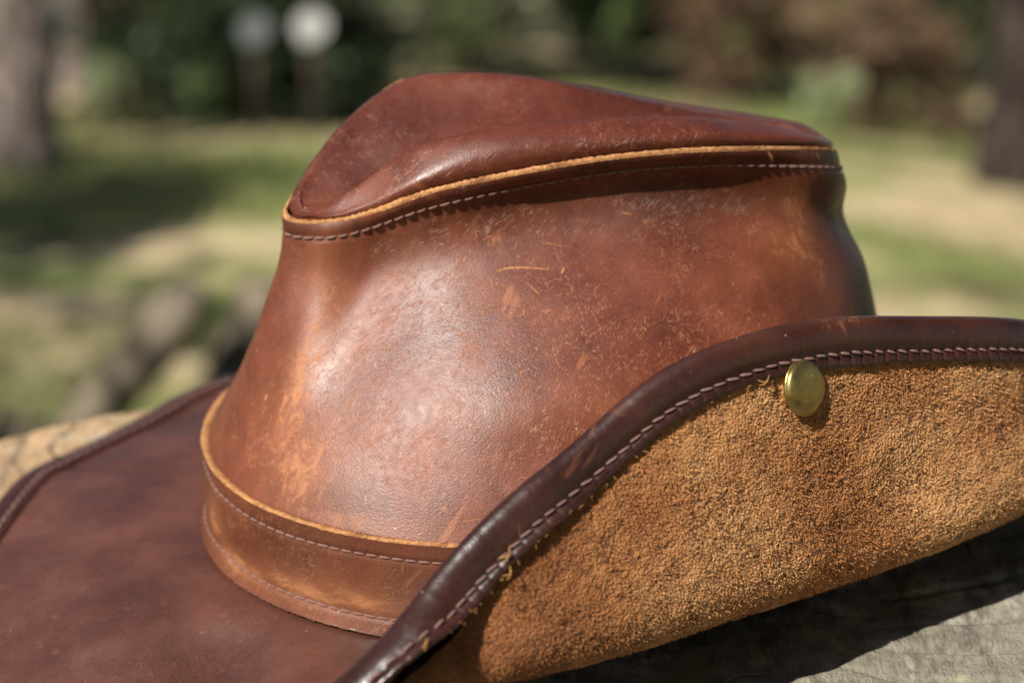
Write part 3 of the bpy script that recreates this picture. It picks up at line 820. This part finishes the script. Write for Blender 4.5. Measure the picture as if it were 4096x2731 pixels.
mesh_obj('bark', np.stack([np.cos(AA)*rad*1.1, np.sin(AA)*rad*.62, Z2*(1.15-.010+top_z(np.cos(AA)*rad*1.1+SX, np.sin(AA)*rad*.62+SY))], 1), grid_faces(na, 60, wrap_u=True, flip=False), M_bark_s, stump)

# ------------------------------------------------------------------ ground
G0 = -1.15
def gz(x, y):
    q = np.stack([np.asarray(x)*.35, np.asarray(y)*.35, np.asarray(x)*0], -1)
    return G0+.10*fbm(q, 91, 3)*np.clip((np.asarray(y)+1)/3, .15, 1)+.0*np.asarray(x)
def m_ground():
    m = NT('grassy_ground')
    n1 = m.noise(1.5, 5, .7, vec=m.map(scale=(.8, 1.6, 1))); n2 = m.noise(9, 4, .7)
    grass = m.ramp(n2, [(.3, (.085, .115, .03)), (.6, (.20, .24, .07)), (.8, (.34, .35, .14))])
    dry = m.ramp(n2, [(.3, (.34, .25, .14)), (.6, (.56, .44, .27)), (.8, (.72, .58, .39))])
    col = m.mix(m.mr(n1, .46, .58), grass, dry)
    col = m.mix(m.attr('dry'), col, dry)
    col = m.mix(m.attr('green'), col, grass)
    lit = m.ramp(n2, [(.3, (.035, .025, .015)), (.7, (.11, .075, .045))])
    col = m.mix(m.attr('litter'), col, lit)
    return m.fin(col, .95, m.bump(n2, .03, .8), spec=.1)
M_ground = m_ground()
gx = np.concatenate([-np.geomspace(150, 14, 20), np.linspace(-12, 12, 240), np.geomspace(14, 150, 20)])
gy = np.concatenate([-np.geomspace(100, 6, 15), np.linspace(-5, 16, 260), np.geomspace(17, 250, 24)])
GX, GY = np.meshgrid(gx, gy, indexing='ij'); GX = GX.ravel(); GY = GY.ravel()
def gb(L):
    v = np.zeros(len(GX))
    for x, y, sx, sy, a in L: v = np.maximum(v, a*np.exp(-.5*((GX-x)/sx)**2-.5*((GY-y)/sy)**2))
    return v*np.clip(.85+1.3*fbm(np.stack([GX*2.6, GY*3.2, GX*0], -1), 97, 3), 0, 1.3)
DRY = [(-.95, 4.55, .3, .12, .9), (1.38, 6.5, .34, .42, 1.2), (1.05, 5.9, .25, .25, .9), (.95, 7.2, .2, .4, .7), (-1.08, 4.9, .22, .22, 1), (-.8, 7.9, .5, .14, .9), (-1.05, 5.9, .35, .09, .6), (-.7, 5.2, .25, .08, .8), (-1.3, 6.7, .3, .07, .6), (.95, 4.9, .2, .25, .8)]
GREEN = [(-.8, 6.6, .4, .16, .9), (-.95, 5.5, .35, .1, .8), (1.2, 7.6, .3, .25, .9), (1.3, 5.2, .15, .15, .9), (-.5, 6.1, .3, .14, .9)]
LITTER = [(0, 13, 30, 3.0, 1.3), (-2.0, 8.6, 1.3, .6, 1.1), (1.24, 5.55, .13, .16, 1.2), (1.6, 8.6, .5, .6, .9), (-1.55, 6.0, .3, .4, .9)]
mesh_obj('ground', np.stack([GX, GY, gz(GX, GY)], 1), grid_faces(len(gx), len(gy)), M_ground,
         attrs={'dry': gb(DRY), 'green': gb(GREEN), 'litter': np.clip(gb(LITTER), 0, 1)})['kind'] = 'structure'

# ---- grass: blades over the field, one mass
def m_leaf(name, a, b, rough=.5, sc=3., trans=True):
    if sc < 2: sc *= 5; a = tuple(x*.6 for x in a); b = tuple(x*1.5 for x in b)
    m = NT(name)
    col = m.ramp(m.noise(sc, 3, .7), [(.35, a), (.65, b)])
    m.fin(col, rough, spec=.3)
    if trans:
        tr = m.n('ShaderNodeBsdfTranslucent'); m.l(col, tr.inputs[0])
        mx = m.n('ShaderNodeMixShader'); mx.inputs[0].default_value = .3
        m.l(m.b.outputs[0], mx.inputs[1]); m.l(tr.outputs[0], mx.inputs[2]); m.l(mx.outputs[0], m.out.inputs[0])
    return m.m
M_grass = m_leaf('grass_blades', (.13, .17, .045), (.36, .36, .15), sc=2.2)
NG = 60000
bx = rng.uniform(-3.2, 3.2, NG); by = rng.uniform(2.6, 8.2, NG)
dens = fbm(np.stack([bx*.9, by*1.8, bx*0], -1), 95, 3)
dryv = np.zeros(NG)
for x, y, sx, sy, a in DRY: dryv = np.maximum(dryv, a*np.exp(-.5*((bx-x)/sx)**2-.5*((by-y)/sy)**2))
keep = (dens > -.12+.6*rng.random(NG)-.3+dryv*1.0); bx = bx[keep]; by = by[keep]; n_ = len(bx)
hgt = rng.uniform(.02, .075, n_); ang = rng.uniform(0, A, n_); lean = rng.uniform(.2, 1.1, n_)
b0 = np.stack([bx, by, gz(bx, by)-.005], 1); d = np.stack([np.cos(ang), np.sin(ang), ang*0], 1); sdv = np.stack([-np.sin(ang), np.cos(ang), ang*0], 1)*.004
tip = b0+d*(hgt*lean)[:, None]+np.array([0, 0, 1])*hgt[:, None]; mid = b0+d*(hgt*lean*.3)[:, None]+np.array([0, 0, .6])*hgt[:, None]
V = np.stack([b0-sdv, b0+sdv, mid+sdv*.8, mid-sdv*.8, tip+sdv*.15, tip-sdv*.15], 1).reshape(-1, 3)
i0 = np.arange(n_)[:, None]*6
g = mesh_obj('grass', V, np.concatenate([i0+np.array([[0, 1, 2, 3]]), i0+np.array([[3, 2, 4, 5]])]), M_grass)
tag(g, 'short green and straw coloured grass over the ground behind the stump', 'grass', kind='stuff')

# ---- trees
def trunk_mesh(name, mat, parent, h, r, lean=(0, 0), seed=0, loc=(0, 0, 0), flare=.5):
    na, nz = 28, 60
    aa = np.linspace(0, A, na, endpoint=False); z = np.linspace(0, 1, nz)
    AA, ZZ = np.meshgrid(aa, z, indexing='ij'); AA = AA.ravel(); ZZ = ZZ.ravel()
    R0 = r*(1-.55*ZZ)*(1+flare*np.exp(-ZZ*h/.25))*(1+.09*fbm(np.stack([np.cos(AA)*2, np.sin(AA)*2, ZZ*h*1.3], -1), seed, 3))
    cx = lean[0]*ZZ*h+.05*np.sin(ZZ*5+seed)*h*.1; cy = lean[1]*ZZ*h
    return mesh_obj(name, np.stack([cx+np.cos(AA)*R0, cy+np.sin(AA)*R0, ZZ*h-.05], 1), grid_faces(na, nz, wrap_u=True), mat, parent)
def leaves(name, mat, parent, C, R, n, size, seed=0, flat=1.):
    """leaf-sized faces gathered in clumps within an ellipsoid"""
    g = np.random.default_rng(seed)
    nc = max(10, n//60); u = g.normal(size=(nc, 3)); u /= np.linalg.norm(u, axis=1)[:, None]
    cl = u*(g.random(nc)**.45)[:, None]*np.array(R)
    idx = g.integers(0, nc, n); p = cl[idx]+g.normal(size=(n, 3))*np.array(R)*.17+np.array(C)
    a = g.normal(size=(n, 3)); a /= np.linalg.norm(a, axis=1)[:, None]; b = np.cross(a, g.normal(size=(n, 3))); b /= np.linalg.norm(b, axis=1)[:, None]
    s = (size*g.uniform(.6, 1.4, n))[:, None]
    V = np.stack([p-a*s, p-b*s*.42, p+a*s, p+b*s*.42], 1).reshape(-1, 3)
    return mesh_obj(name, V, np.arange(n*4).reshape(-1, 4), mat, parent, smooth=False)
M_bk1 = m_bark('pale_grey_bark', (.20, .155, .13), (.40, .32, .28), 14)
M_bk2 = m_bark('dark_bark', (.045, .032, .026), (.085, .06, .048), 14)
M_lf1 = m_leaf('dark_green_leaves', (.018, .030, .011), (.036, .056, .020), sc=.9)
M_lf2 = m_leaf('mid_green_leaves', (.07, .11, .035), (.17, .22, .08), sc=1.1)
M_lf3 = m_leaf('brown_dry_leaves', (.10, .06, .035), (.19, .12, .07), sc=1.3)
M_lf4 = m_leaf('grey_olive_leaves', (.15, .16, .10), (.32, .31, .20), sc=1.2)
def tree(x, y, h, r, bark, leaf, label, cr, cz, n, lean=(0, 0), seed=1, size=.05, group='trees behind the field'):
    t = empty('tree', (x, y, float(gz(x, y))), label=label, cat='tree', group=group)
    trunk_mesh('trunk', bark, t, h, r, lean, seed)
    leaves('crown', leaf, t, (lean[0]*cz, lean[1]*cz, cz), cr, n, size, seed)
    # a few limbs joining trunk and crown
    for i in range(5):
        a = i*1.26+seed; z0 = cz*.62+.12*i*h/6; L = cr[0]*.6
        pts = [(lean[0]*z0+math.cos(a)*L*u, lean[1]*z0+math.sin(a)*L*u, z0+L*.7*u-.1*u*u) for u in np.linspace(0, 1, 7)]
        tube(np.array(pts)/CM, r*30, 'limb', bark, t, 6)
    return t
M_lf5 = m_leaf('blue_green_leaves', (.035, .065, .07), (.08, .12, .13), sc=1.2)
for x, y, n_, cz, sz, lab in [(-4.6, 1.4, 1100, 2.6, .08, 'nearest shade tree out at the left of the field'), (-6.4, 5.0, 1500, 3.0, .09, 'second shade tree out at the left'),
                             (-4.7, 3.2, 1700, 2.6, .09, 'thin-crowned shade tree between the others at the left'), (-3.6, .4, 2200, 1.5, .10, 'unseen low tree added at the left of the stump to block sky light'), (-1.9, -5.6, 4500, 1.9, .11, 'unseen low tree added to the left behind the viewer to block sky light'),
                             (-4.6, 8.0, 2200, 3.0, .09, 'far shade tree out at the left'), (3.2, -1.6, 5200, 2.6, .11, 'unseen dense tree added to the right behind the viewer to block sky light'),
                             (3.6, 2.2, 5200, 2.6, .11, 'unseen dense tree added out at the right of the stump to block sky light'), (1.0, -4.6, 6000, 2.6, .11, 'unseen dense tree added behind the viewer to block sky light')]:  # the low and dense trees are unseen, added to block sky light
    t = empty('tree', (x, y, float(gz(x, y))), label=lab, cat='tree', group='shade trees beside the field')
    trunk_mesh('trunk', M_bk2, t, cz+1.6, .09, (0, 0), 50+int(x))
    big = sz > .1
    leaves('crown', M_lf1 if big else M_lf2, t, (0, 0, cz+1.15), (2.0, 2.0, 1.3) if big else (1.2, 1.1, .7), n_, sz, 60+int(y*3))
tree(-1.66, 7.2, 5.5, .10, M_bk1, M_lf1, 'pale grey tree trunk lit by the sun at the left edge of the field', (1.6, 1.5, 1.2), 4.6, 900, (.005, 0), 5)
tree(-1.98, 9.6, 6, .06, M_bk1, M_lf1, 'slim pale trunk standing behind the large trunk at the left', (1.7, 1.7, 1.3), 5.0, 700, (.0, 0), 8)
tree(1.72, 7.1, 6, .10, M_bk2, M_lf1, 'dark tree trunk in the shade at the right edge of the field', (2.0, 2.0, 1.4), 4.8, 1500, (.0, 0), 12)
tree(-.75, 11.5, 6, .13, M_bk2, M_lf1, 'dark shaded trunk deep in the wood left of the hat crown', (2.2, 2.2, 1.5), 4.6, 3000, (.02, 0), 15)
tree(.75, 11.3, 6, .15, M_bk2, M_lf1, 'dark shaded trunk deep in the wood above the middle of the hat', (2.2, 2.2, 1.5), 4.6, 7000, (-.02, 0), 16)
def bush(x, y, z, R, leaf, n, label, size=.03, seed=1, stem=True):
    b = empty('bush', (x, y, float(gz(x, y))), label=label, cat='bush', group='bushes at the edge of the wood')
    leaves('foliage', leaf, b, (0, 0, z), R, n, size, seed)
    for i in range(4):
        a = i*1.7+seed
        pts = [(math.cos(a)*R[0]*.5*u, math.sin(a)*R[1]*.5*u, (z+R[2]*.3)*u) for u in np.linspace(0, 1, 6)]
        tube(np.array(pts)/CM, 1.2, 'stem', M_bk2, b, 5)
    return b
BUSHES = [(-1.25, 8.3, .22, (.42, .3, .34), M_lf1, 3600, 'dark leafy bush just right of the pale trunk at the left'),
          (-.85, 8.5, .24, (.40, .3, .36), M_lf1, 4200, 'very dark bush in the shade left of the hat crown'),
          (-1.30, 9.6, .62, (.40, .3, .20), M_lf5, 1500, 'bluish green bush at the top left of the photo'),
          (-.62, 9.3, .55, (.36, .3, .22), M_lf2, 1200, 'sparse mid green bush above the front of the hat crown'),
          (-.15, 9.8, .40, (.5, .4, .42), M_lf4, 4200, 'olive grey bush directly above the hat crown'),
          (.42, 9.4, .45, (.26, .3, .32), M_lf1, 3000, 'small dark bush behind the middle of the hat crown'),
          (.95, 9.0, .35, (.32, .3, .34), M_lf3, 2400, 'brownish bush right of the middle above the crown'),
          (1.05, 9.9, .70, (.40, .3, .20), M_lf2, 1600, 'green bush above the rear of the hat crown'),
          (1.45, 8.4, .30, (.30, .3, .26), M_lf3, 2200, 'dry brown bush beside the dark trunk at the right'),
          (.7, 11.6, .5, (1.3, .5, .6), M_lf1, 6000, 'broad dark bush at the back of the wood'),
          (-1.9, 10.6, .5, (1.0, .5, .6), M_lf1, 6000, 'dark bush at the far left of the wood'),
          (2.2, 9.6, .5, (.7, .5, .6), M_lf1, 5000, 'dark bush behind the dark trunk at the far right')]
for i, (x, y, z, R, lf, n, lab) in enumerate(BUSHES): bush(x, y, z, R, lf, n, lab, seed=40+i)

M_lf6 = m_leaf('sunlit_pale_leaves', (.30, .36, .18), (.45, .50, .30), sc=3)  # leaf colour made pale so that the clumps look sunlit
M_glint = m_leaf('pale_glint', (.30, .30, .28), (.40, .39, .36), sc=30, trans=False)  # colours of the added glint discs, bright and dull
M_glint2 = m_leaf('grey_glint', (.08, .09, .085), (.13, .14, .135), sc=30, trans=False)
def world_at(px, py, Y):
    """point at depth Y that the photograph shows at (px, py) of 2352 x 1568; used to survey the background"""
    F_ = 2352*50/22.3; c, s_ = math.cos(PITCH), math.sin(PITCH); a = (px-1176)/F_; b = (784-py)/F_
    d = (a, c+b*s_, -s_+b*c); t = (Y-cam.location[1])/d[1]
    return cam.location[0]+d[0]*t, Y, cam.location[2]+d[2]*t
for i, (px, py, Y, r_, mt, lab) in enumerate([
        (230, 190, 8.0, .085, M_lf6, 'pale sunlit sprig beside the large pale trunk at the left'),
        (120, 60, 8.6, .07, M_lf5, 'bluish sprig at the top left corner between the pale trunks'),
        (470, 200, 8.1, .07, M_lf2, 'faint green sprig low in the dark gap left of the crown'),
        (620, 100, 8.4, .13, M_lf2, 'green sprig just under the two pale glint discs'),
        (800, 60, 8.6, .15, M_lf4, 'grey olive sprig right of the brighter glint disc'),
        (960, 90, 8.8, .16, M_lf4, 'olive sprig over the front half of the hat crown'),
        (1080, 40, 9.2, .14, M_lf2, 'green sprig at the top edge above the highest point of the crown'),
        (1440, 40, 9.0, .12, M_lf2, 'green sprig at the top edge above the middle of the crown'),
        (1730, 80, 8.8, .12, M_lf2, 'bright green sprig at the top edge above the rear of the crown'),
        (1900, 230, 8.0, .12, M_lf6, 'pale green sprig low behind the rear corner of the crown'),
        (2180, 270, 7.9, .10, M_lf3, 'light brown dry sprig beside the dark trunk')]):
    X_, Y_, Z_ = world_at(px, py, Y); g0 = float(gz(X_, Y_))
    b = empty('sprig', (X_, Y_, g0), label=lab, cat='plant', group='sprigs in front of the bushes')
    leaves('foliage', mt, b, (0, 0, Z_-g0), (r_, r_*.6, r_), 260, .022, 70+i)
    tube(np.array([(0, 0, 0), (.01, 0, (Z_-g0)*.5), (0, 0, Z_-g0)])/CM, .6, 'stem', M_bk2, b, 5)
for px, py, r_, lab in ((715, 55, .058, 'bright pale disc added as a blurred glint, right of its duller twin'), (585, 62, .055, 'duller pale disc added as a blurred glint in front of the dark bushes')):  # pale discs on stems, added to stand in for blurred glints of light
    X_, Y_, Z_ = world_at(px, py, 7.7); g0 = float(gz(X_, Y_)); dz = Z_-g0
    b = empty('glint_disc', (X_, Y_, g0), label=lab, cat='glint_disc', group='pale discs added as glints in front of the bushes')
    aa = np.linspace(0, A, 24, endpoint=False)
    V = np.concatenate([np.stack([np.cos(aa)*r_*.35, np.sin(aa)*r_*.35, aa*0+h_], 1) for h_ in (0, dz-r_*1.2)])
    mesh_obj('disc_stem', V, [(i, (i+1) % 24, 24+(i+1) % 24, 24+i) for i in range(24)], M_bk2, b)
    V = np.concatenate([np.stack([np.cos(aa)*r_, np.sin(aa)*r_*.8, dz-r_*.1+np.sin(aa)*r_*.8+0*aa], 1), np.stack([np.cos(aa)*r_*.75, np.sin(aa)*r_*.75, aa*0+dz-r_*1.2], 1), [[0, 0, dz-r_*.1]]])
    mesh_obj('glint_face', V, [(i, (i+1) % 24, 48) for i in range(24)]+[(24+i, 24+(i+1) % 24, (i+1) % 24, i) for i in range(24)], M_glint if px == 715 else M_glint2, b, smooth=False)

bush(-.80, 7.95, .13, (.34, .15, .16), M_lf1, 2600, 'low dark shrub at the feet of the two pale glint discs', seed=91)

# ---- split logs and a fallen branch on the ground behind the stump
M_log = m_bark('dead_wood', (.10, .08, .055), (.23, .19, .14), 9)
def log(x, y, z, L, r, rz, ry, label, seed):
    o = empty('log', (x, y, float(gz(x, y))+z), (0, ry, rz), label=label, cat='log', group='logs of the woodpile behind the stump')
    na, nz = 20, 30; aa = np.linspace(0, A, na, endpoint=False); zq = np.linspace(0, 1, nz)
    AA, ZZ = np.meshgrid(aa, zq, indexing='ij'); AA = AA.ravel(); ZZ = ZZ.ravel()
    R0 = r*(1+.15*fbm(np.stack([np.cos(AA)*1.4, np.sin(AA)*1.4, ZZ*4], -1), seed, 3))
    mesh_obj('log_side', np.stack([(ZZ-.5)*L, np.cos(AA)*R0, np.sin(AA)*R0], 1), grid_faces(na, nz, wrap_u=True, flip=True), M_log, o)
    for e_ in (0, 1):
        ix = AA[::nz]; Rr_ = R0.reshape(na, nz)[:, -e_]
        V = np.concatenate([np.stack([np.full(na, (e_-.5)*L), np.cos(aa)*Rr_, np.sin(aa)*Rr_], 1), [[(e_-.5)*L, 0, 0]]])
        mesh_obj('cut_end', V, [(i, (i+1) % na, na) for i in range(na)], M_log, o)
    return o
def log2(p0, p1, r, label, seed):
    p0 = np.array(p0); p1 = np.array(p1); d = p1-p0; L = float(np.linalg.norm(d)); c = (p0+p1)/2
    o = log(0, 0, 0, L, r, 0, 0, label, seed)
    o.location = c; o.rotation_euler = Vector(d).to_track_quat('X', 'Z').to_euler()
    return o
log2((-.53, 1.62, -.56), (-.345, 1.78, -.345), .028, 'pale split log leaning up to the right on the woodpile', 3)
log2((-.36, 1.75, -.56), (-.285, 1.92, -.385), .030, 'grey log leaning beside the dark gap of the woodpile', 4)
log2((-.66, 1.75, -.47), (-.50, 1.80, -.53), .022, 'small dull log at the left end of the woodpile', 6)
log2((-.80, 1.55, -.56), (-.46, 1.62, -.50), .026, 'thin tan branch lying across the front of the woodpile', 7)
k_ = 8
for j_, (z_, ys, desc) in enumerate([(-.67, (1.62, 1.78, 1.94), 'top'), (-.80, (1.56, 1.72, 1.88, 2.02), 'second'), (-.93, (1.54, 1.70, 1.86, 2.02), 'third'), (-1.05, (1.52, 1.68, 1.84, 2.0), 'bottom')]):
    for n_, y_ in enumerate(ys):
        if n_ > 0 and j_ > 0: continue
        log2((-1.0+.03*n_, y_, z_), (-.22-.04*n_, y_+.03, z_+.01), .075, ['thick log at the front', 'thick log in the middle', 'thick log at the back'][n_]+f' of the {desc} row of the woodpile', k_); k_ += 1
print('tris', sum(len(o.data.polygons)*2 for o in S.objects if o.type == 'MESH'))
